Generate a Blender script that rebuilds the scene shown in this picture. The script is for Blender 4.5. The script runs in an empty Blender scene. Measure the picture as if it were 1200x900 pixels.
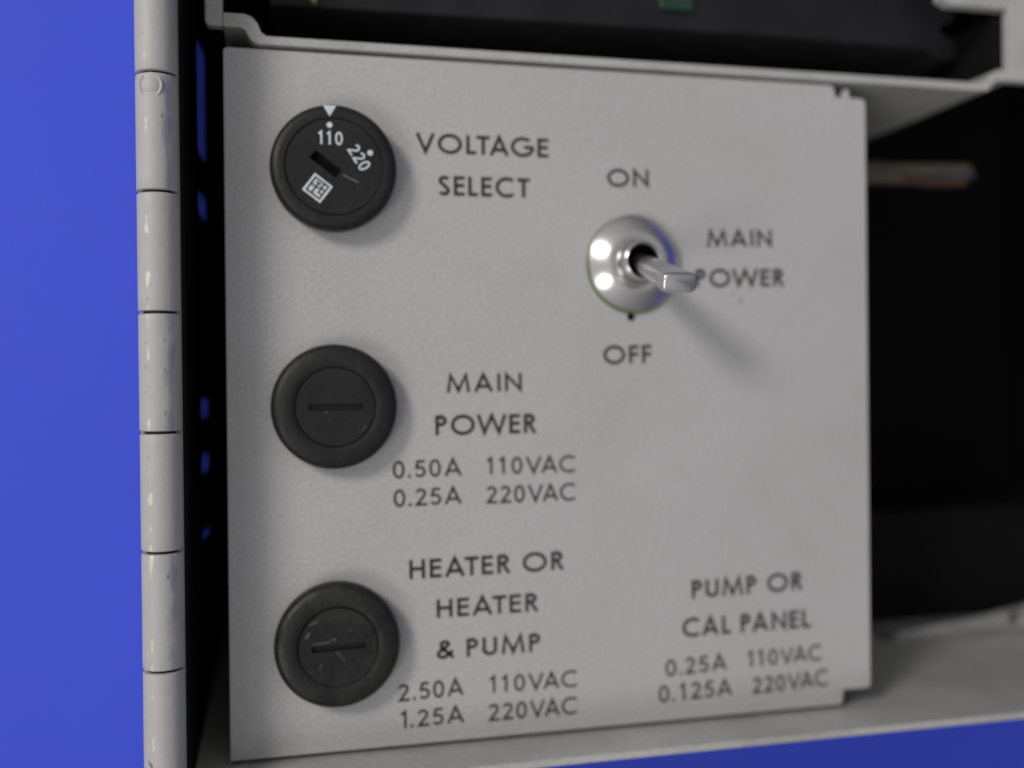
import bpy, bmesh, math, random
from mathutils import Vector, Matrix, Euler
from mathutils.geometry import tessellate_polygon
random.seed(7)
MM = 0.001
PZ = 72.0            # height of the panel face above the table, in mm (the case lies on its back)
S = bpy.context.scene
COL = S.collection

# ------------------------------------------------------------------ camera, world, lamps, exposure
cam_d = bpy.data.cameras.new('camera'); cam = bpy.data.objects.new('camera', cam_d); COL.objects.link(cam); S.camera = cam
cam_d.sensor_width = 36.0; cam_d.lens = 35.1; cam_d.clip_start = 0.005; cam_d.clip_end = 50
yaw, pitch, roll = -0.2289, -0.0043, -0.0105
rot = Matrix.Rotation(yaw, 3, 'Y') @ Matrix.Rotation(pitch, 3, 'X') @ Matrix.Rotation(roll, 3, 'Z')
cam.matrix_world = Matrix.Translation(Vector((-6.394, 2.954, PZ + 120.45)) * MM) @ rot.to_4x4()
cam_d.dof.use_dof = True; cam_d.dof.focus_distance = 0.1065; cam_d.dof.aperture_fstop = 9.5
W = bpy.data.worlds.new('World'); S.world = W; W.use_nodes = True
wn = W.node_tree.nodes; wl = W.node_tree.links       # dim room: paler towards the lamps on the left, darker away from them
wt = wn.new('ShaderNodeTexCoord'); wd = wn.new('ShaderNodeVectorMath'); wd.operation = 'DOT_PRODUCT'
wd.inputs[1].default_value = (-0.80, 0.05, 0.60); wl.new(wt.outputs['Generated'], wd.inputs[0])
wm = wn.new('ShaderNodeMapRange'); wm.interpolation_type = 'SMOOTHSTEP'; wl.new(wd.outputs['Value'], wm.inputs[0])
wm.inputs[1].default_value = -0.6; wm.inputs[2].default_value = 1.0; wm.inputs[3].default_value = 0.11; wm.inputs[4].default_value = 0.50
wn['Background'].inputs[0].default_value = (0.985, 0.985, 1.0, 1)
wl.new(wm.outputs[0], wn['Background'].inputs[1])


def lamp(name, direction, dist, size, power, colour):
    d = bpy.data.lights.new(name, 'AREA'); d.shape = 'DISK'; d.size = size; d.energy = power; d.color = colour
    o = bpy.data.objects.new(name, d); COL.objects.link(o)
    v = Vector(direction).normalized(); tgt = Vector((30, 5, PZ)) * MM
    o.location = tgt + v * dist; o.rotation_euler = v.to_track_quat('Z', 'Y').to_euler()
    return o


lamp('desk_lamp_light', (-0.66, 0.44, 0.60), 0.75, 0.18, 2.5, (1.0, 0.955, 0.90))
lamp('second_lamp_light', (-0.62, -0.41, 0.655), 0.80, 0.26, 1.05, (1.0, 0.97, 0.94))
S.view_settings.view_transform = 'Standard'; S.view_settings.look = 'None'
S.view_settings.exposure = 0.0; S.view_settings.gamma = 1.0
S.render.engine = 'CYCLES'


# ------------------------------------------------------------------ materials
def mat(name, col, rough=0.5, metal=0.0, bump=0.0, bscale=900, var=0.0, vscale=60, spec=0.5, rvar=0.0):
    m = bpy.data.materials.new(name); m.use_nodes = True; nt = m.node_tree; N = nt.nodes; L = nt.links
    b = N['Principled BSDF']; b.inputs['Roughness'].default_value = rough; b.inputs['Metallic'].default_value = metal
    b.inputs['Specular IOR Level'].default_value = spec
    b.inputs['Base Color'].default_value = (*col, 1)
    tc = N.new('ShaderNodeTexCoord')
    if var or rvar:
        n = N.new('ShaderNodeTexNoise'); n.inputs['Scale'].default_value = vscale; n.inputs['Detail'].default_value = 6
        L.new(tc.outputs['Object'], n.inputs['Vector'])
    if var:
        mr = N.new('ShaderNodeMapRange'); mr.inputs[1].default_value = 0.3; mr.inputs[2].default_value = 0.7
        mr.inputs[3].default_value = 1 - var; mr.inputs[4].default_value = 1 + var
        L.new(n.outputs['Fac'], mr.inputs[0])
        mx = N.new('ShaderNodeVectorMath'); mx.operation = 'SCALE'; mx.inputs[0].default_value = col
        L.new(mr.outputs[0], mx.inputs['Scale']); L.new(mx.outputs[0], b.inputs['Base Color'])
    if rvar:
        mr2 = N.new('ShaderNodeMapRange'); mr2.inputs[1].default_value = 0.3; mr2.inputs[2].default_value = 0.7
        mr2.inputs[3].default_value = rough - rvar; mr2.inputs[4].default_value = rough + rvar
        L.new(n.outputs['Fac'], mr2.inputs[0]); L.new(mr2.outputs[0], b.inputs['Roughness'])
    if bump:
        n2 = N.new('ShaderNodeTexNoise'); n2.inputs['Scale'].default_value = bscale; n2.inputs['Detail'].default_value = 4
        bp = N.new('ShaderNodeBump'); bp.inputs['Strength'].default_value = bump; bp.inputs['Distance'].default_value = 0.0002
        L.new(tc.outputs['Object'], n2.inputs['Vector']); L.new(n2.outputs['Fac'], bp.inputs['Height'])
        L.new(bp.outputs[0], b.inputs['Normal'])
    return m


PAINT = (0.468, 0.463, 0.468)
M_panel = mat('grey_panel_paint', PAINT, 0.48, bump=0.25, bscale=1300, var=0.03, vscale=35, spec=0.35)
M_case = mat('grey_case_paint', (0.455, 0.455, 0.435), 0.42, bump=0.25, bscale=1000, var=0.05, vscale=60, spec=0.4)
M_inner = mat('black_interior_paint', (0.006, 0.006, 0.007), 0.7, bump=0.2, bscale=600, var=0.3, vscale=40, spec=0.15)
M_plastic = mat('black_plastic', (0.0078, 0.0082, 0.0085), 0.52, bump=0.3, bscale=1100, var=0.2, vscale=160, spec=0.4, rvar=0.08)
M_plastic2 = mat('worn_black_plastic', (0.009, 0.009, 0.009), 0.45, bump=0.45, bscale=800, var=0.3, vscale=220, spec=0.4, rvar=0.12)
M_deep = mat('deep_black', (0.003, 0.003, 0.003), 0.8, var=0.1, spec=0.1)
M_ink = mat('black_ink', (0.012, 0.014, 0.0135), 0.55, var=0.35, vscale=900)
M_white = mat('white_print', (0.62, 0.68, 0.74), 0.5, var=0.12, vscale=900)
M_chrome = mat('chrome', (0.70, 0.675, 0.665), 0.21, 1.0, bump=0.03, bscale=500, var=0.04, vscale=300, rvar=0.04)
M_lever = mat('satin_chrome_lever', (0.66, 0.65, 0.67), 0.30, 1.0, bump=0.06, bscale=900, var=0.06, vscale=400, rvar=0.06)
M_washer = mat('greenish_zinc_washer', (0.22, 0.28, 0.12), 0.35, 0.7, var=0.2, vscale=300)
M_pin = mat('dark_steel_pin', (0.05, 0.05, 0.05), 0.5, 0.8, var=0.2, vscale=300)
M_module = mat('dark_grey_module', (0.012, 0.0125, 0.016), 0.6, bump=0.4, bscale=400, var=0.35, vscale=120, spec=0.3)
M_green = mat('green_connector', (0.010, 0.04, 0.025), 0.5, var=0.3, vscale=300)
M_brass = mat('dull_brass', (0.35, 0.28, 0.14), 0.4, 0.8, var=0.2, vscale=300)
M_greywire = mat('grey_wire_jacket', (0.145, 0.13, 0.095), 0.6, var=0.15, vscale=200)
M_redwire = mat('red_wire_jacket', (0.10, 0.055, 0.035), 0.6, var=0.15, vscale=200)
M_bluewire = mat('blue_wire_jacket', (0.06, 0.08, 0.13), 0.6, var=0.15, vscale=200)
M_zinc = mat('dull_zinc', (0.50, 0.50, 0.50), 0.42, 0.5, bump=0.3, bscale=400, var=0.25, vscale=150)
M_cloth = mat('blue_backdrop', (0.052, 0.090, 0.70), 0.7, bump=0.35, bscale=420, var=0.035, vscale=9, spec=0.3)


def panel_chips(m, spots):
    """small brown chips in the paint, each at its own place"""
    nt = m.node_tree; N = nt.nodes; L = nt.links; b = N['Principled BSDF']
    tc = N.new('ShaderNodeTexCoord'); wob = N.new('ShaderNodeTexNoise'); wob.inputs['Scale'].default_value = 900
    L.new(tc.outputs['Object'], wob.inputs['Vector'])
    src = b.inputs['Base Color'].links[0].from_socket
    for (x, y, r, c) in spots:
        d = N.new('ShaderNodeVectorMath'); d.operation = 'DISTANCE'; L.new(tc.outputs['Object'], d.inputs[0])
        d.inputs[1].default_value = (x * MM, y * MM, 0)
        a = N.new('ShaderNodeMath'); a.operation = 'MULTIPLY_ADD'; L.new(wob.outputs['Fac'], a.inputs[0])
        a.inputs[1].default_value = r * MM; L.new(d.outputs['Value'], a.inputs[2])
        mr = N.new('ShaderNodeMapRange'); L.new(a.outputs[0], mr.inputs[0])
        mr.inputs[1].default_value = r * MM; mr.inputs[2].default_value = r * 1.6 * MM
        mr.inputs[3].default_value = 0.75; mr.inputs[4].default_value = 0
        mx = N.new('ShaderNodeMix'); mx.data_type = 'RGBA'; L.new(mr.outputs[0], mx.inputs[0])
        L.new(src, mx.inputs[6]); mx.inputs[7].default_value = (*c, 1); src = mx.outputs[2]
    L.new(src, b.inputs['Base Color'])


def grime(m, scale, amount, col, speck=0.0):
    nt = m.node_tree; N = nt.nodes; L = nt.links; b = N['Principled BSDF']; src = b.inputs['Base Color'].links[0].from_socket
    tc = N.new('ShaderNodeTexCoord'); n = N.new('ShaderNodeTexNoise'); n.inputs['Scale'].default_value = scale; n.inputs['Detail'].default_value = 7; n.inputs['Roughness'].default_value = 0.62
    n.inputs['Distortion'].default_value = 0.6
    L.new(tc.outputs['Object'], n.inputs['Vector'])
    mr = N.new('ShaderNodeMapRange'); mr.inputs[1].default_value = 0.48; mr.inputs[2].default_value = 0.72; mr.inputs[3].default_value = 0; mr.inputs[4].default_value = amount
    L.new(n.outputs['Fac'], mr.inputs[0])
    mx = N.new('ShaderNodeMix'); mx.data_type = 'RGBA'; L.new(mr.outputs[0], mx.inputs[0]); L.new(src, mx.inputs[6]); mx.inputs[7].default_value = (*col, 1); src = mx.outputs[2]
    if speck:                                   # fine grain of the sprayed paint
        f = N.new('ShaderNodeTexNoise'); f.inputs['Scale'].default_value = 2600; f.inputs['Detail'].default_value = 2; L.new(tc.outputs['Object'], f.inputs['Vector'])
        m2 = N.new('ShaderNodeMapRange'); m2.inputs[1].default_value = 0.3; m2.inputs[2].default_value = 0.7; m2.inputs[3].default_value = 1 - speck; m2.inputs[4].default_value = 1 + speck
        L.new(f.outputs['Fac'], m2.inputs[0]); sc = N.new('ShaderNodeVectorMath'); sc.operation = 'SCALE'; L.new(src, sc.inputs[0]); L.new(m2.outputs[0], sc.inputs['Scale']); src = sc.outputs[0]
    L.new(src, b.inputs['Base Color'])


grime(M_panel, 45, 0.22, (0.35, 0.335, 0.33), 0.10)
grime(M_case, 70, 0.40, (0.24, 0.235, 0.215), 0.10)
grime(M_plastic, 160, 0.5, (0.018, 0.018, 0.018), 0.25)
grime(M_plastic2, 220, 0.7, (0.026, 0.026, 0.024), 0.3)
grime(M_cloth, 30, 0.10, (0.08, 0.12, 0.66), 0.10)
panel_chips(M_panel, [(52.6, 13.0, 0.35, (0.30, 0.20, 0.14)), (51.4, 13.9, 0.18, (0.3, 0.2, 0.14)), (-1.5, 12.6, 0.2, (.35, .3, .26)),
                      (22, -33.2, 0.13, (.3, .26, .22)), (60.5, -14.0, 0.15, (.36, .32, .3)), (30.5, 34.2, 0.14, (.34, .3, .27))])


def knuckle_material(name, blue_reflection_wear):
    """grey paint chipped down to bare metal along the side that hands and the door rub"""
    m = mat(name, (0.425, 0.42, 0.405), 0.52, bump=0.25, bscale=900, var=0.05, vscale=200, spec=0.5)
    nt = m.node_tree; N = nt.nodes; L = nt.links; b = N['Principled BSDF']
    src = b.inputs['Base Color'].links[0].from_socket
    tc = N.new('ShaderNodeTexCoord'); oi = N.new('ShaderNodeObjectInfo')
    off = N.new('ShaderNodeVectorMath'); off.operation = 'ADD'
    sc = N.new('ShaderNodeMath'); sc.operation = 'MULTIPLY'; sc.inputs[1].default_value = 0.37; L.new(oi.outputs['Random'], sc.inputs[0])
    L.new(tc.outputs['Object'], off.inputs[0]); L.new(sc.outputs[0], off.inputs[1])
    sp = N.new('ShaderNodeSeparateXYZ'); L.new(tc.outputs['Object'], sp.inputs[0])

    def band(x0, w, nscale, stretch, thr, gain, soft=0.07):
        """noise mask limited to a band of the barrel round x0 (mm)"""
        mp = N.new('ShaderNodeMapping'); mp.inputs['Scale'].default_value = (1, stretch, 1); L.new(off.outputs[0], mp.inputs['Vector'])
        n = N.new('ShaderNodeTexNoise'); n.inputs['Scale'].default_value = nscale; n.inputs['Detail'].default_value = 5; L.new(mp.outputs[0], n.inputs['Vector'])
        s1 = N.new('ShaderNodeMath'); s1.operation = 'SUBTRACT'; L.new(sp.outputs[0], s1.inputs[0]); s1.inputs[1].default_value = x0 * MM
        ab = N.new('ShaderNodeMath'); ab.operation = 'ABSOLUTE'; L.new(s1.outputs[0], ab.inputs[0])
        mr = N.new('ShaderNodeMapRange'); L.new(ab.outputs[0], mr.inputs[0]); mr.inputs[1].default_value = 0; mr.inputs[2].default_value = w * MM
        mr.inputs[3].default_value = gain; mr.inputs[4].default_value = -0.25
        ad = N.new('ShaderNodeMath'); ad.operation = 'ADD'; L.new(n.outputs['Fac'], ad.inputs[0]); L.new(mr.outputs[0], ad.inputs[1])
        st = N.new('ShaderNodeMapRange'); L.new(ad.outputs[0], st.inputs[0]); st.inputs[1].default_value = thr; st.inputs[2].default_value = thr + soft
        return st.outputs[0]

    def lay(src, fac, col):
        mx = N.new('ShaderNodeMix'); mx.data_type = 'RGBA'; L.new(fac, mx.inputs[0]); L.new(src, mx.inputs[6]); mx.inputs[7].default_value = (*col, 1)
        return mx.outputs[2]
    f1 = band(-0.95, 1.0, 520, 0.75, 0.655, 0.13, 0.05)
    src = lay(src, f1, (0.60, 0.59, 0.50))
    f2 = band(-1.2, 1.6, 1000, 0.8, 0.70, 0.09, 0.08)
    src = lay(src, f2, (0.14, 0.14, 0.12))
    metal = N.new('ShaderNodeMath'); metal.operation = 'MULTIPLY'; metal.inputs[1].default_value = 0.35; L.new(f1, metal.inputs[0])
    if blue_reflection_wear:
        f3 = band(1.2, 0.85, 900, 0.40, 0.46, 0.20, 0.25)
        src = lay(src, f3, (0.29, 0.30, 0.37))  # worn bare steel, with a bluish reflection painted into its colour
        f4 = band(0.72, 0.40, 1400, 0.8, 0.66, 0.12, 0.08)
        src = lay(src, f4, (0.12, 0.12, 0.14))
    L.new(src, b.inputs['Base Color']); L.new(metal.outputs[0], b.inputs['Metallic'])
    return m


M_knA = knuckle_material('chipped_grey_hinge_paint', False)
M_knB = knuckle_material('chipped_grey_hinge_paint_blue_reflection_wear', True)


# ------------------------------------------------------------------ builders (all in mm)
def finish(bm, name, m, parent=None, loc=(0, 0, 0), smooth=False, bevel=0, mats=None):
    for v in bm.verts: v.co *= MM
    bmesh.ops.remove_doubles(bm, verts=bm.verts, dist=1e-7)
    bmesh.ops.recalc_face_normals(bm, faces=bm.faces)
    me = bpy.data.meshes.new(name); bm.to_mesh(me); bm.free()
    me.materials.append(m)
    for x in (mats or []): me.materials.append(x)
    o = bpy.data.objects.new(name, me); COL.objects.link(o); o.location = Vector(loc) * MM
    if parent: o.parent = parent
    if smooth:
        for p in me.polygons: p.use_smooth = True
        try: me.set_sharp_from_angle(angle=math.radians(38))
        except Exception: pass
    if bevel:
        b = o.modifiers.new('edge_round', 'BEVEL'); b.width = bevel * MM; b.segments = 3; b.limit_method = 'ANGLE'; b.angle_limit = math.radians(40)
    return o


def circle(cx, cy, r, n=48, a0=0):
    return [(cx + r * math.cos(a0 + 2 * math.pi * i / n), cy + r * math.sin(a0 + 2 * math.pi * i / n)) for i in range(n)]


def rrect(cx, cy, w, h, r, ang=0, n=5):
    pts = []
    for k, (sx, sy) in enumerate([(1, 1), (-1, 1), (-1, -1), (1, -1)]):
        for i in range(n + 1):
            a = (k + i / n) * math.pi / 2
            pts.append((sx * (w / 2 - r) + r * math.cos(a), sy * (h / 2 - r) + r * math.sin(a)))
    c, s = math.cos(ang), math.sin(ang)
    return [(cx + x * c - y * s, cy + x * s + y * c) for x, y in pts]


def plate_bm(loops, z0, z1, bm=None, axis='z'):
    """outline with holes, given thickness"""
    bm = bm or bmesh.new()
    V = [[Vector((x, y, 0)) for x, y in lp] for lp in loops]
    tris = tessellate_polygon(V); flat = [p for lp in loops for p in lp]

    def mk(x, y, z):
        return bm.verts.new((x, y, z) if axis == 'z' else ((z, x, y) if axis == 'x' else (x, z, y)))
    top = [mk(x, y, z1) for x, y in flat]; bot = [mk(x, y, z0) for x, y in flat]
    for t in tris:
        for vs in (top, bot):
            try: bm.faces.new([vs[i] for i in t])
            except ValueError: pass
    k = 0
    for lp in loops:
        n = len(lp)
        for i in range(n):
            a, b = k + i, k + (i + 1) % n
            bm.faces.new([top[a], top[b], bot[b], bot[a]])
        k += n
    return bm


def lathe_bm(profile, n=72, bm=None, cx=0, cy=0):
    """profile = [(r, z)...] open; r = 0 closes"""
    bm = bm or bmesh.new(); rings = []
    for r, z in profile:
        if r <= 1e-6: rings.append([bm.verts.new((cx, cy, z))])
        else: rings.append([bm.verts.new((cx + r * math.cos(2 * math.pi * i / n), cy + r * math.sin(2 * math.pi * i / n), z)) for i in range(n)])
    for a, b in zip(rings, rings[1:]):
        for i in range(n):
            j = (i + 1) % n
            if len(a) == 1 and len(b) == 1: continue
            if len(a) == 1: bm.faces.new([a[0], b[i], b[j]])
            elif len(b) == 1: bm.faces.new([a[i], a[j], b[0]])
            else: bm.faces.new([a[i], a[j], b[j], b[i]])
    return bm


def box_bm(x0, x1, y0, y1, z0, z1, bm=None):
    return plate_bm([[(x0, y0), (x1, y0), (x1, y1), (x0, y1)]], z0, z1, bm)


def tube_bm(pts, r, n=12, bm=None):
    bm = bm or bmesh.new(); rings = []
    for i, p in enumerate(pts):
        p = Vector(p); d = (Vector(pts[min(i + 1, len(pts) - 1)]) - Vector(pts[max(i - 1, 0)])).normalized()
        u = d.cross(Vector((0, 0, 1))); u = u.normalized() if u.length > 1e-3 else Vector((1, 0, 0)); v = d.cross(u)
        rings.append([bm.verts.new(p + r * (math.cos(2 * math.pi * k / n) * u + math.sin(2 * math.pi * k / n) * v)) for k in range(n)])
    for a, b in zip(rings, rings[1:]):
        for k in range(n): bm.faces.new([a[k], a[(k + 1) % n], b[(k + 1) % n], b[k]])
    bm.faces.new(rings[0]); bm.faces.new(rings[-1])
    return bm


def thing(name, label, cat, loc, group=None):
    o = bpy.data.objects.new(name, None); COL.objects.link(o); o.location = Vector(loc) * MM; o.empty_display_size = 0.005
    o['label'] = label; o['category'] = cat
    if group: o['group'] = group
    return o


# ------------------------------------------------------------------ lettering: geometric sans capitals drawn as strokes
def arc(cx, cy, rx, ry, a0, a1, n=22):
    return [(cx + rx * math.cos(math.radians(a0 + (a1 - a0) * i / n)), cy + ry * math.sin(math.radians(a0 + (a1 - a0) * i / n))) for i in range(n + 1)]


def glyphs(w):
    h = w / 2; t = 1 - h
    G = {}
    G['A'] = (0.84, [[(h * .9, 0), (.42, t + h * .55), (.84 - h * .9, 0)], [(.20, .30), (.64, .30)]])
    G['C'] = (0.86, [arc(.52, .5, .52 - h, .53 - h, 50, 310, 30)])
    G['E'] = (0.50, [[(h, 0), (h, 1)], [(h, t), (.49, t)], [(h, .52), (.47, .52)], [(h, h), (.49, h)]])
    G['F'] = (0.47, [[(h, 0), (h, 1)], [(h, t), (.47, t)], [(h, .50), (.45, .50)]])
    G['G'] = (1.00, [arc(.52, .5, .52 - h, .53 - h, 48, 352, 34) + [(1.0 - h, .49), (.58, .49)]])
    G['H'] = (0.66, [[(h, 0), (h, 1)], [(.66 - h, 0), (.66 - h, 1)], [(h, .52), (.66 - h, .52)]])
    G['I'] = (w, [[(h, 0), (h, 1)]])
    G['L'] = (0.44, [[(h, 1), (h, h), (.44, h)]])
    G['M'] = (1.02, [[(h, 0), (.20, .96), (.51, .10), (.82, .96), (1.02 - h, 0)]])
    G['N'] = (0.76, [[(h, 0), (h, .93), (.76 - h, .07), (.76 - h, 1)]])
    G['O'] = (1.04, [arc(.52, .5, .52 - h, .53 - h, 0, 360, 40)])
    G['P'] = (0.52, [[(h, 0), (h, 1)], [(h, t), (.26, t)] + arc(.26, .72, .26 - h, .28 - h, 90, -90, 14) + [(h, .44 + h)]])
    G['R'] = (0.55, [[(h, 0), (h, 1)], [(h, t), (.26, t)] + arc(.26, .73, .26 - h, .27 - h, 90, -90, 14) + [(h, .46 + h)], [(.25, .50), (.53 - h * .4, 0)]])
    G['S'] = (0.54, [arc(.29, .74, .22 - h * .3, .26 - h, 35, 245, 16) + arc(.26, .26, .28 - h, .27 - h, 62, -150, 18)])
    G['T'] = (0.56, [[(0, t), (.56, t)], [(.28, 0), (.28, t)]])
    G['U'] = (0.64, [[(h, 1), (h, .32)] + arc(.32, .32, .32 - h, .32 - h, 180, 360, 18) + [(.64 - h, 1)]])
    G['V'] = (0.82, [[(h * .9, 1), (.41, h * .6), (.82 - h * .9, 1)]])
    G['W'] = (1.30, [[(h * .9, 1), (.34, .08), (.65, .94), (.96, .08), (1.30 - h * .9, 1)]])
    G['&'] = (0.74, [[(.74 - h * .4, h * .5), (.22, .62)] + arc(.36, .79, .19 - h * .4, .21 - h, 215, -45, 16) + [(.30, .52)] + arc(.29, .27, .29 - h, .27 - h, 130, 300, 14) + [(.68, .42)]])
    G['0'] = (0.58, [arc(.29, .5, .29 - h, .52 - h, 0, 360, 36)])
    G['1'] = (0.27, [[(.0, .80), (.27 - h, .97), (.27 - h, 0)]])
    G['2'] = (0.58, [arc(.28, .71, .27 - h, .30 - h, 165, -30, 16) + [(.10, h), (.58, h)]])
    G['5'] = (0.55, [[(.50, t), (.17, t), (.11, .56)] + arc(.26, .33, .29 - h, .33 - h, 110, -150, 20)])
    G['.'] = (w * 1.3, [[(h * 1.3, 0), (h * 1.3, w * 1.25)]])
    G['V2'] = G['V']
    return G


def ribbon(bm, pts, hw, z):
    closed = (Vector(pts[0]) - Vector(pts[-1])).length < 1e-6
    P = [Vector(p) for p in (pts[:-1] if closed else pts)]; n = len(P); Lv = []; Rv = []
    for i in range(n):
        a = P[i - 1] if (i > 0 or closed) else None; b = P[(i + 1) % n] if (i < n - 1 or closed) else None
        d1 = (P[i] - a).normalized() if a is not None else None; d2 = (b - P[i]).normalized() if b is not None else None
        d1 = d1 or d2; d2 = d2 or d1
        n1 = Vector((-d1.y, d1.x)); n2 = Vector((-d2.y, d2.x)); m = n1 + n2
        m = m.normalized() if m.length > 1e-5 else n1
        k = hw / max(m.dot(n1), 0.42)
        Lv.append(bm.verts.new((*(P[i] + m * k), z))); Rv.append(bm.verts.new((*(P[i] - m * k), z)))
    for i in range(n if closed else n - 1):
        j = (i + 1) % n
        bm.faces.new([Rv[i], Rv[j], Lv[j], Lv[i]])


KERN = {'AT': -.16, 'TA': -.16, 'VA': -.18, 'AV': -.18, 'LT': -.12, 'PA': -.10, 'EA': -.04, 'MA': -.03, 'CA': -.06, 'AC': -.07, 'TE': -.04, '11': .20, '10': .17, '12': .15,
        '0.': -.03, '.1': .14, 'OW': -.08, 'WE': -.05, 'VO': -.06, 'AG': -.08, 'OL': -.0}


def text_bm(s, cap, weight, width=None, gap=0.125, bm=None, z=0.02, thick=0.0):
    """width = total width in mm (fits the advance), baseline at the origin"""
    bm = bm or bmesh.new(); G = glyphs(weight); x = 0; jobs = []
    for i, c in enumerate(s):
        if c == ' ': x += 0.34; continue
        nxt = s[i:i + 2]
        k = KERN.get(nxt, 0.0)
        adv, st = G[c]; jobs.append((x, st)); x += adv + gap + k
    tot = x - gap - k; sx = (width / tot) if width else cap
    k = 0
    for x0, st in jobs:
        for pts in st:
            q = [((x0 + px) * sx, py * cap) for px, py in pts]
            ribbon(bm, q, weight / 2 * cap, z + 0.0015 * (k % 5)); k += 1
    return bm


# ================================================================== THE SETTING: blue backdrop cloth on the table
bm = bmesh.new(); bmesh.ops.create_grid(bm, x_segments=150, y_segments=60, size=1500)
for v in bm.verts:                # the cloth sweeps up beyond the right side of the case
    d = max(0.0, v.co.x - 330)
    v.co.z = min(min(d, 120) ** 2 / 240 + max(0, d - 120), 165)
    v.co.x = min(v.co.x, 330 + 120 + (v.co.x - 450) * 0.25) if v.co.x > 450 else v.co.x
o = finish(bm, 'table', M_cloth); o['kind'] = 'structure'; o['label'] = 'plain bright blue table surface under the instrument case'

# ================================================================== THE CASE
case = thing('instrument_case', 'light grey painted steel instrument case with a chipped long hinge down its left side', 'instrument case', (40, 10, 0))


def cpart(bm, name, m, **k):
    o = finish(bm, name, m, case, loc=(-40, -10, 0), **k); return o


XL, XR, YB, YT = -16.55, 150.0, -41.7, 96.0
ZF = PZ + 7.4
cpart(box_bm(XL, XR, YB, YT, 1.0, 2.2), 'back_plate', M_inner)
# left wall (in the y/z plane) with two long vent slots and three round holes
def vent(y0, y1, r): return rrect((y0 + y1) / 2, PZ - 28, y1 - y0, 14, r)
slots = [vent(34.5, 52.0, 1.5), vent(26.0, 30.4, 1.2), vent(-2.0, .7, .9), vent(-10.0, -7.0, 1.0), vent(-19.4, -17.6, .7)]
cpart(plate_bm([[(YB - .9, 0.0), (YT, 0.0), (YT, ZF - 1), (YB - .9, ZF - 1)]] + slots, XL - 0.5, XL, axis='x'), 'side_wall', M_inner)
cpart(box_bm(XR, XR + 0.9, YB - .9, YT, 0, ZF), 'side_wall', M_inner)
cpart(box_bm(XL - .9, XR + .9, YT, YT + .9, 0, ZF), 'top_wall', M_case)
cpart(box_bm(XL + 0.05, XR - 0.05, YB - 0.95, YB, 0, ZF), 'bottom_wall', M_case, bevel=0.3)
# sheet metal tray above the panel: a channel seen end-on, running back into the case
tray = [(-12.25, 44.1), (-10.3, 44.1), (-9.75, 43.85), (-9.4, 43.1), (-8.9, 42.55), (-8.2, 42.32),
        (89.3, 42.25), (89.9, 42.5), (90.4, 43.2), (91.0, 43.75), (91.7, 43.85), (93.2, 43.85),
        (93.2, 45.35), (91.4, 45.35), (90.6, 45.0), (90.0, 44.3), (89.2, 43.55), (88.4, 43.3),
        (-7.4, 43.3), (-8.0, 43.7), (-8.4, 44.7), (-9.0, 45.4), (-9.8, 45.7), (-12.25, 45.7)]
cpart(plate_bm([tray], PZ - 40, PZ + 0.6), 'shelf_tray', M_case, bevel=0.22)
cpart(plate_bm([[(93.23, 44.3), (93.5, 43.85), (98.4, 43.85), (98.4, 66), (93.23, 66)]], PZ - .9, PZ + 0.6), 'front_flange', M_case, bevel=0.22)
cpart(plate_bm([[(-14.3, 44.5), (-13.9, 44.1), (-12.28, 44.1), (-12.28, 66), (-14.3, 66)]], PZ - .9, PZ + 0.6), 'front_flange', M_case, bevel=0.22)
cpart(box_bm(92.2, 93.1, 45.5, 53.5, PZ - 38, PZ - 1.2), 'inner_lining', M_inner)
cpart(plate_bm([[(82.6, 54.7), (84.2, 53.9), (93.2, 53.9), (93.2, 66), (82.6, 66)]], PZ - 1.5, PZ + 0.3), 'corner_tab', M_case, bevel=0.25)
cpart(box_bm(XL + 0.1, XR - .1, 66.2, YT - .1, PZ - 1.5, PZ - 0.3), 'front_plate', M_inner)
cpart(box_bm(98.5, 99.4, 46, 66, PZ - 30, PZ - .4), 'divider', M_inner)

# the hinge: leaf plates, pin and rolled knuckles
HX, HZ, HR = -18.68, PZ + 9.0, 2.13
hinge = finish(box_bm(HX + 1.15, HX + 2.0, -62, 92, PZ - 6, HZ), 'hinge', M_case, case, loc=(-40, -10, 0))
lf = finish(box_bm(HX - 1.95, HX - 1.2, -62, 92, PZ - 4, HZ), 'door_leaf', M_case, hinge)
finish(box_bm(HX - 1.9, HX - 1.2, -62, 92, 1.2, PZ - 4.2), 'unseen_door', M_case, hinge)  # unseen folded-back plate, added to darken what shows through the wall slots
pin = finish(tube_bm([(0, -62, 0), (0, 92, 0)], 1.55, 20), 'hinge_pin', M_pin, hinge, loc=(HX, 0, HZ), smooth=True)
bounds = [85.35, 72.9, 60.4, 47.9, 35.42, 23.03, 10.39, -2.2, -14.75, -27.2, -39.7, -52.2]


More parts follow.
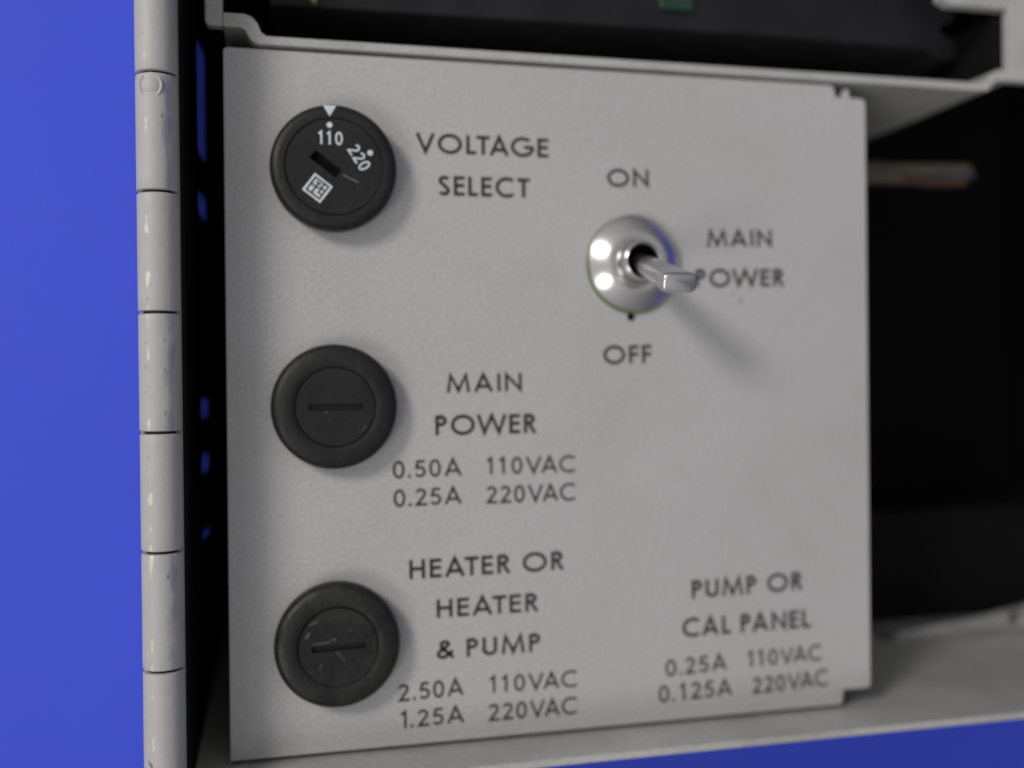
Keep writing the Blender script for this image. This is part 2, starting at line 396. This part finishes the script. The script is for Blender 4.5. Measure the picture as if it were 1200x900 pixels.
def knuckle_mesh(length, m, seed):
    rnd = random.Random(seed); n = 56; e = 0.16
    bm = bmesh.new(); rings = []
    ys = [0, e * .35, e] + [e + (length - 2 * e) * t / 10 for t in range(1, 10)] + [length - e, length - e * .35, length]
    rr = [HR - e, HR - e * .3, HR] + [HR] * 9 + [HR, HR - e * .3, HR - e]
    for y, r in zip(ys, rr):
        rings.append([bm.verts.new(((r + rnd.uniform(-.006, .006)) * math.cos(2 * math.pi * k / n), y - length, (r + rnd.uniform(-.006, .006)) * math.sin(2 * math.pi * k / n))) for k in range(n)])
    inner = [[bm.verts.new((1.45 * math.cos(2 * math.pi * k / n), y - length, 1.45 * math.sin(2 * math.pi * k / n))) for k in range(n)] for y in (0, length)]
    seq = [inner[0]] + rings + [inner[1]]
    for a, b in zip(seq, seq[1:]):
        for k in range(n): bm.faces.new([a[k], a[(k + 1) % n], b[(k + 1) % n], b[k]])
    return bm


GAP = 0.30
kp = [None, None]
for i, (a, b) in enumerate(zip(bounds, bounds[1:])):
    t = i % 2
    if kp[t] is None:
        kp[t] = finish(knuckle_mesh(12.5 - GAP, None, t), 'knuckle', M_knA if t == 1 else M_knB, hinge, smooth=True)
        k = kp[t]
    else:
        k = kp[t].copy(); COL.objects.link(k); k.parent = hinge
    sc = (a - b - GAP) / (12.5 - GAP); k.scale = (1, sc, 1)
    ym = (a + b) / 2
    k.location = Vector((HX + (0.0011 * (12 - ym)), a - GAP / 2, HZ)) * MM
# staked dimple on the knuckle near the top
bm = lathe_bm([(0, .26), (.35, .24), (.7, .16), (.95, .03), (1.02, -.03), (1.12, .02), (1.22, .05), (1.34, 0), (1.42, -.3)], 36)
o = finish(bm, 'rivet_head', M_knA, hinge, loc=(HX - 0.42, 33.95, HZ + HR - 0.16), smooth=True); o.scale = (0.93, 1.0, 1.0); o.rotation_euler = (0, math.radians(-11), 0)

# ================================================================== DARK MODULE IN THE TRAY
mod = thing('display_module', 'dark grey module with a green connector, sitting in the tray above the panel', 'electronic module', (42, 56, PZ - 30))
bm = plate_bm([[(-7.0, 50.2), (60, 50.9), (86.5, 50.7), (87.5, 49.6), (90.8, 49.4), (91.6, 51.3), (90.3, 52.6), (88.8, 53.0), (88.6, 54.2), (90.9, 55.0), (90.9, 65.5), (-7.0, 65.5)]], PZ - 30, PZ - 8)
finish(bm, 'housing', M_module, mod, loc=(-42, -56, -(PZ - 30)), bevel=0.4)
finish(box_bm(44.6, 49.6, 53.2, 57.5, PZ - 8, PZ - 7.3), 'connector', M_green, mod, loc=(-42, -56, -(PZ - 30)), bevel=0.3)
o = finish(lathe_bm([(0, .5), (.3, .45), (.5, .2), (.55, 0), (.55, -.5)], 20), 'solder_lug', M_brass, mod, loc=(-1.6 - 42, 50.9 - 56, 22.5), smooth=True)
finish(box_bm(-6.5, 90.5, 43.4, 49.6, PZ - 40, PZ - 30.2), 'mounting_block', M_deep, mod, loc=(-42, -56, -(PZ - 30)))

# ================================================================== CONTROL PANEL
panel = thing('control_panel', 'light grey square panel with black lettering, three black round caps and a toggle switch', 'control panel', (29.3, 0, PZ))
OFF = (-29.3, 0, 0)


def c(cx, cy, r, a0, a1, n=5): return arc(cx, cy, r, r, a0, a1, n)


outline = [(-12.4, -41.1)] + [(66.55, -41.1), (66.75, -40.7), (66.95, -39.15)] + c(70.5, -38.65, .5, -90, 0) + \
    c(70.3, 39.6, .7, 0, 90) + [(68.65, 40.3), (68.5, 41.45), (67.95, 41.45), (67.7, 40.3), (66.6, 40.3), (66.25, 41.6), (65.9, 41.9), (-12.0, 41.9), (-12.3, 41.6)]
holes = [circle(0, 27.9, 5.4, 32), circle(0, 0, 5.4, 32), circle(0, -27.9, 5.4, 32), circle(37.8, 17.6, 3.1, 28), circle(37.42, 10.85, .62, 20)]
# panel sheet in its own coordinates: face at z = 0
bm = plate_bm([outline] + holes, -1.0, 0.0)
sheet = finish(bm, 'face_plate', M_panel, panel, loc=OFF, bevel=0.22)
for (x0, x1, y0, y1) in [(-12.2, -11.3, -40.6, 41.4), (69.9, 70.8, -37.8, 39.2)]:
    finish(box_bm(x0, x1, y0, y1, -26, -0.9), 'side_flange', M_panel, panel, loc=OFF)
for (x0, x1, y0, y1) in [(-11, 66, -40.9, -40.1), (-11, 66, 40.9, 41.7)]:
    finish(box_bm(x0, x1, y0, y1, -20, -0.9), 'edge_flange', M_panel, panel, loc=OFF)
WB, WS = 0.185, 0.155
TEXT = [('VOLTAGE', 9.95, 30.62, 26.68, 30.62, 2.36, WB), ('SELECT', 12.67, 25.49, 24.21, 25.52, 2.42, WB), ('ON', 34.29, 27.28, 39.99, 27.45, 2.2, WB),
        ('MAIN', 47.78, 19.92, 57.1, 20.17, 2.16, WB), ('POWER', 46.18, 14.70, 58.77, 14.92, 2.28, WB), ('OFF', 33.53, 4.79, 40.1, 4.93, 2.3, WB),
        ('MAIN', 13.38, 1.44, 23.01, 1.58, 2.2, WB), ('POWER', 11.97, -3.72, 24.69, -3.72, 2.42, WB),
        ('0.50A', 6.76, -8.83, 15.27, -8.69, 2.1, WS), ('110VAC', 18.42, -8.70, 29.81, -8.72, 2.06, WS),
        ('0.25A', 6.83, -12.28, 15.23, -12.14, 2.1, WS), ('220VAC', 18.23, -12.30, 29.78, -12.27, 2.14, WS),
        ('HEATER OR', 8.59, -21.08, 28.12, -20.93, 2.34, WB), ('HEATER', 11.87, -25.98, 24.75, -25.93, 2.28, WB), ('& PUMP', 11.81, -31.03, 25.03, -30.96, 2.28, WB),
        ('2.50A', 7.14, -35.83, 15.24, -35.60, 2.1, WS), ('110VAC', 18.49, -35.66, 29.75, -35.73, 2.05, WS),
        ('1.25A', 7.49, -39.07, 15.27, -38.95, 2.07, WS), ('220VAC', 18.23, -39.15, 29.71, -39.13, 2.1, WS),
        ('PUMP OR', 45.21, -25.64, 61.03, -25.32, 2.36, WB), ('CAL PANEL', 43.86, -30.53, 62.15, -30.44, 2.40, WB),
        ('0.25A', 41.54, -35.46, 50.14, -35.17, 2.15, WS), ('110VAC', 53.1, -35.09, 63.85, -34.89, 2.06, WS),
        ('0.125A', 40.55, -38.73, 50.84, -38.52, 2.15, WS), ('220VAC', 53.65, -38.65, 64.74, -38.34, 2.12, WS)]
for s, x0, y0, x1, y1, cap, wt in TEXT:
    bm = text_bm(s, cap, wt, math.hypot(x1 - x0, y1 - y0))
    o = finish(bm, 'lettering', M_ink, panel, loc=(x0 - 29.3, y0, 0)); o.rotation_euler = (0, 0, math.atan2(y1 - y0, x1 - x0))
    o['label'] = 'printed black letters reading ' + s

# ================================================================== VOLTAGE SELECTOR
sel = thing('voltage_selector', 'black round voltage selector with white 110 and 220 markings, top left of the panel', 'selector switch', (0.1, 27.9, PZ))
ring_prof = [(0, -6), (5.2, -6), (5.2, 0.0), (7.15, 0.02), (7.25, .12), (7.34, 1.6), (7.29, 2.3), (7.08, 2.72), (6.65, 2.95), (6.2, 3.0), (5.72, 3.0), (5.62, 2.9), (5.58, 2.3), (0, 2.3)]
finish(lathe_bm(ring_prof, 96), 'cap_ring', M_plastic, sel, smooth=True)
sl = math.radians(-37)
rot_bm = plate_bm([circle(0, 0, 5.54, 72), rrect(-1.0, .28, 3.7, 1.15, .15, sl)], 2.32, 2.92)
rotor = finish(rot_bm, 'rotor', M_plastic, sel, bevel=0.08)
finish(plate_bm([rrect(-1.0, .28, 3.6, 1.05, .15, sl)], 2.31, 2.36), 'slot_floor', M_deep, rotor)
o = finish(plate_bm([rrect(1.9, -1.35, 2.0, .16, .07, math.radians(-25))], 2.92, 2.945), 'scuff', M_greywire, rotor)
finish(plate_bm([[(-1.22, 7.02), (.28, 7.02), (-.47, 5.78)]], 2.97, 3.02), 'pointer_mark', M_white, sel)
for (x, y) in [(-.5, 4.8), (4.15, 1.75)]:
    finish(plate_bm([circle(x, y, .33, 20)], 2.92, 2.95), 'dot_mark', M_white, rotor)
o = finish(text_bm('110', 1.5, .15, 2.75, gap=.16), 'number_mark', M_white, rotor, loc=(-1.75, 2.52, 2.925))
o['label'] = 'white printed number 110'
a = math.radians(-58)
o = finish(text_bm('220', 1.45, .15, 3.05, gap=.13), 'number_mark', M_white, rotor, loc=(2.87 - 1.52 * math.cos(a) + .72 * math.sin(a), 1.15 - 1.52 * math.sin(a) - .72 * math.cos(a), 2.925)); o.rotation_euler = (0, 0, a)
o['label'] = 'white printed number 220'
la = math.radians(-37)
o = finish(plate_bm([rrect(0, 0, 2.55, 2.45, .05)], 2.92, 2.94), 'logo_mark', M_white, rotor, loc=(-1.95, -2.55, 0)); o.rotation_euler = (0, 0, la)
bm = bmesh.new()
for k, pts in enumerate([[(-.9, .88), (.9, .88), (.9, -.88), (-.9, -.88), (-.9, .88)], [(-.55, .55), (.10, .55)], [(-.22, .55), (-.22, -.88)], [(-.9, 0), (.1, 0)],
                         [(.38, .88), (.38, -.35), (.9, -.35)], [(.1, .2), (.9, .2)]]):
    ribbon(bm, pts, .10, 2.955 + .0015 * k)
o = finish(bm, 'logo_lines', M_ink, rotor, loc=(-1.95, -2.55, 0)); o.rotation_euler = (0, 0, la)


# ================================================================== FUSE HOLDERS
def fuse(label, loc, m, ang, scratches):
    t = thing('fuse_holder', label, 'fuse holder', loc, 'round black fuse holders down the left of the panel')
    prof = [(0, -6), (5.2, -6), (5.2, 0), (7.12, 0.02), (7.22, .12), (7.34, 1.3), (7.28, 1.95), (7.0, 2.38), (6.45, 2.62), (5.6, 2.72), (4.72, 2.75), (4.62, 2.68), (4.58, 2.2), (0, 2.2)]
    finish(lathe_bm(prof, 96), 'collar', m, t, smooth=True)
    cap = finish(plate_bm([circle(0, 0, 4.53, 72), rrect(.05, 0, 6.3, .74, .2, ang)], 2.22, 2.95), 'fuse_cap', m, t, bevel=0.12)
    finish(plate_bm([rrect(.05, 0, 6.2, .70, .2, ang)], 2.21, 2.36), 'slot_floor', M_plastic, cap)
    for (x, y, l, w, a) in scratches:
        finish(plate_bm([rrect(x, y, l, w, w * .45, math.radians(a))], 2.95, 2.97), 'scratch', M_scratch, cap)
    return t


DUST = mat('pale_dust', (0.22, 0.21, 0.19), 0.9, var=0.3)
M_scratch = mat('worn_plastic_edge', (0.055, 0.055, 0.053), 0.6, var=0.5, vscale=900)
fuse('black round fuse holder with a clean straight slot, beside the MAIN POWER ratings', (-0.1, 0.0, PZ), M_plastic, 0.0, [(-1.0, -.62, .5, .14, 10), (3.3, -2.5, .9, .12, 50)])
fuse('black round fuse holder with a worn, chewed slot, left of the HEATER lettering', (-0.05, -27.95, PZ), M_plastic2, math.radians(1.5),
     [(-1.7, .62, 2.6, .26, 3), (-.6, .85, .7, .4, 30), (.1, -.85, 1.1, .3, -50), (.5, -1.25, .8, .2, -60), (-3.5, 1.6, .9, .35, 60), (-2.8, 3.0, 1.2, .25, 25), (-2.1, -2.2, .8, .15, 70), (1.4, 1.9, .6, .15, 15)])

# ================================================================== TOGGLE SWITCH
tg = thing('toggle_switch', 'chrome toggle switch with flat bat lever tilted down towards OFF', 'toggle switch', (37.75, 17.6, PZ))
finish(lathe_bm([(3.0, .02), (6.2, .02), (6.26, .1), (6.2, .36), (3.0, .36)], 72), 'washer', M_washer, tg, loc=(-.05, -.15, 0), smooth=True)
nut = [(3.0, .37), (5.85, .37), (6.0, .44), (6.05, .56)]
rr_, zz_ = 6.05, .56
for k in range(1, 19):                       # slightly convex flank, 40 degrees at the rim to 28 at the top
    u = k / 18; a_ = math.radians(41 - 14 * u); rr_ -= 2.1 / 18; zz_ += math.tan(a_) * 2.1 / 18; nut.append((rr_, zz_))
for k in range(1, 7):
    a_ = math.radians(27 - 27 * k / 6); rr_ -= .09; zz_ += math.tan(a_) * .09; nut.append((rr_, zz_))
nut += [(2.8, zz_), (2.64, zz_ - .12), (2.6, 1.2)]
finish(lathe_bm(nut, 96), 'dress_nut', M_chrome, tg, smooth=True)
bush = [(2.56, -4), (2.56, 3.2), (2.50, 3.46), (2.36, 3.66), (2.24, 3.72), (2.12, 3.66), (2.02, 3.5), (1.97, 3.2), (1.95, 0.5), (0, .4)]
bo = finish(lathe_bm(bush, 72), 'bushing', M_chrome, tg, smooth=True)
finish(lathe_bm([(1.93, .6), (1.93, 3.1), (1.88, 3.1), (1.88, .7), (0, .7)], 48), 'bore', M_deep, bo, smooth=True)
finish(box_bm(-6.5, 6.5, -7, 7, -26, -4), 'switch_body', M_plastic, tg)
# lever lofted from a round neck to a flat rectangular bat
base = Vector((0, .25, 1.2)); tip = Vector((.42, -3.9, 14.2)); ax = (tip - base).normalized()
U = Vector((1, 0, 0)); U = (U - ax * U.dot(ax)).normalized(); Vv = ax.cross(U)
bm = bmesh.new(); rings = []; n = 40
secs = [(0, .95, .95, 2), (.15, 1.12, 1.1, 2), (.35, 1.5, 1.22, 2.4), (.6, 1.75, 1.22, 3.2), (.85, 2.05, 1.22, 4), (.95, 2.16, 1.22, 4.5), (.975, 2.14, 1.19, 4.5), (.99, 2.05, 1.10, 4.5), (1.0, 1.88, .93, 4.5)]
for t, a_, b_, e in secs:
    cc = base.lerp(tip, t); ring = []
    for k in range(n):
        th = 2 * math.pi * (k + .5) / n; cs, sn = math.cos(th), math.sin(th)
        ring.append(bm.verts.new(cc + U * a_ * math.copysign(abs(cs) ** (2 / e), cs) + Vv * b_ * math.copysign(abs(sn) ** (2 / e), sn)))
    rings.append(ring)
for a_, b_ in zip(rings, rings[1:]):
    for k in range(n): bm.faces.new([a_[k], a_[(k + 1) % n], b_[(k + 1) % n], b_[k]])
bm.faces.new(rings[-1]); bm.faces.new(rings[0])
finish(bm, 'lever', M_lever, tg, smooth=True)

# ================================================================== THINGS INSIDE THE OPEN BAY ON THE RIGHT
wb = thing('wire_bundle', 'bundle of dull grey, red and blue wires crossing the dark bay right of the panel', 'wires', (88, 36, PZ - 25))
for (dx0, y0, y1, dz, r, m, x1) in [(-20, .7, 1.0, 0, 1.15, M_greywire, 18), (-20, -.9, -.7, .4, 1.1, M_greywire, 5), (4.5, -.9, -.7, .3, 1.0, M_redwire, 17.2), (-20, -.1, .15, -1.5, .9, M_greywire, 16), (12, -.1, .1, .8, .5, M_bluewire, 18.6)]:
    pts = [(dx0 + (x1 - dx0) * t / 8, y0 + (y1 - y0) * t / 8 + .15 * math.sin(t), dz) for t in range(9)]
    finish(tube_bm(pts, r), 'wire', m, wb, smooth=True)
br = thing('metal_bracket', 'dull metal bracket with a hole on the floor of the case at the far right', 'bracket', (105, YB, PZ - 26))
finish(plate_bm([[(-12, 1.2), (24, 1.0), (24, 5.6), (14, 5.2), (4, 3.6), (-12, 2.0)], circle(10.6, 3.0, 1.2, 20)], -1.2, 0.0, axis='y' if False else 'z'), 'upright', M_zinc, br, bevel=.3)
finish(box_bm(-12, 24, .03, 1.6, -9, -1.25), 'foot', M_zinc, br, bevel=.2)
ps = thing('power_supply', 'plain black metal power supply box behind the bracket in the dark bay', 'power supply', (100, -30, 2.3))
finish(box_bm(-30, 48, -11.5, 9, 0, 33), 'housing', M_inner, ps, bevel=.6)
finish(box_bm(-28, -27.2, -8, 6, 33.02, 33.6), 'label_plate', M_module, ps)
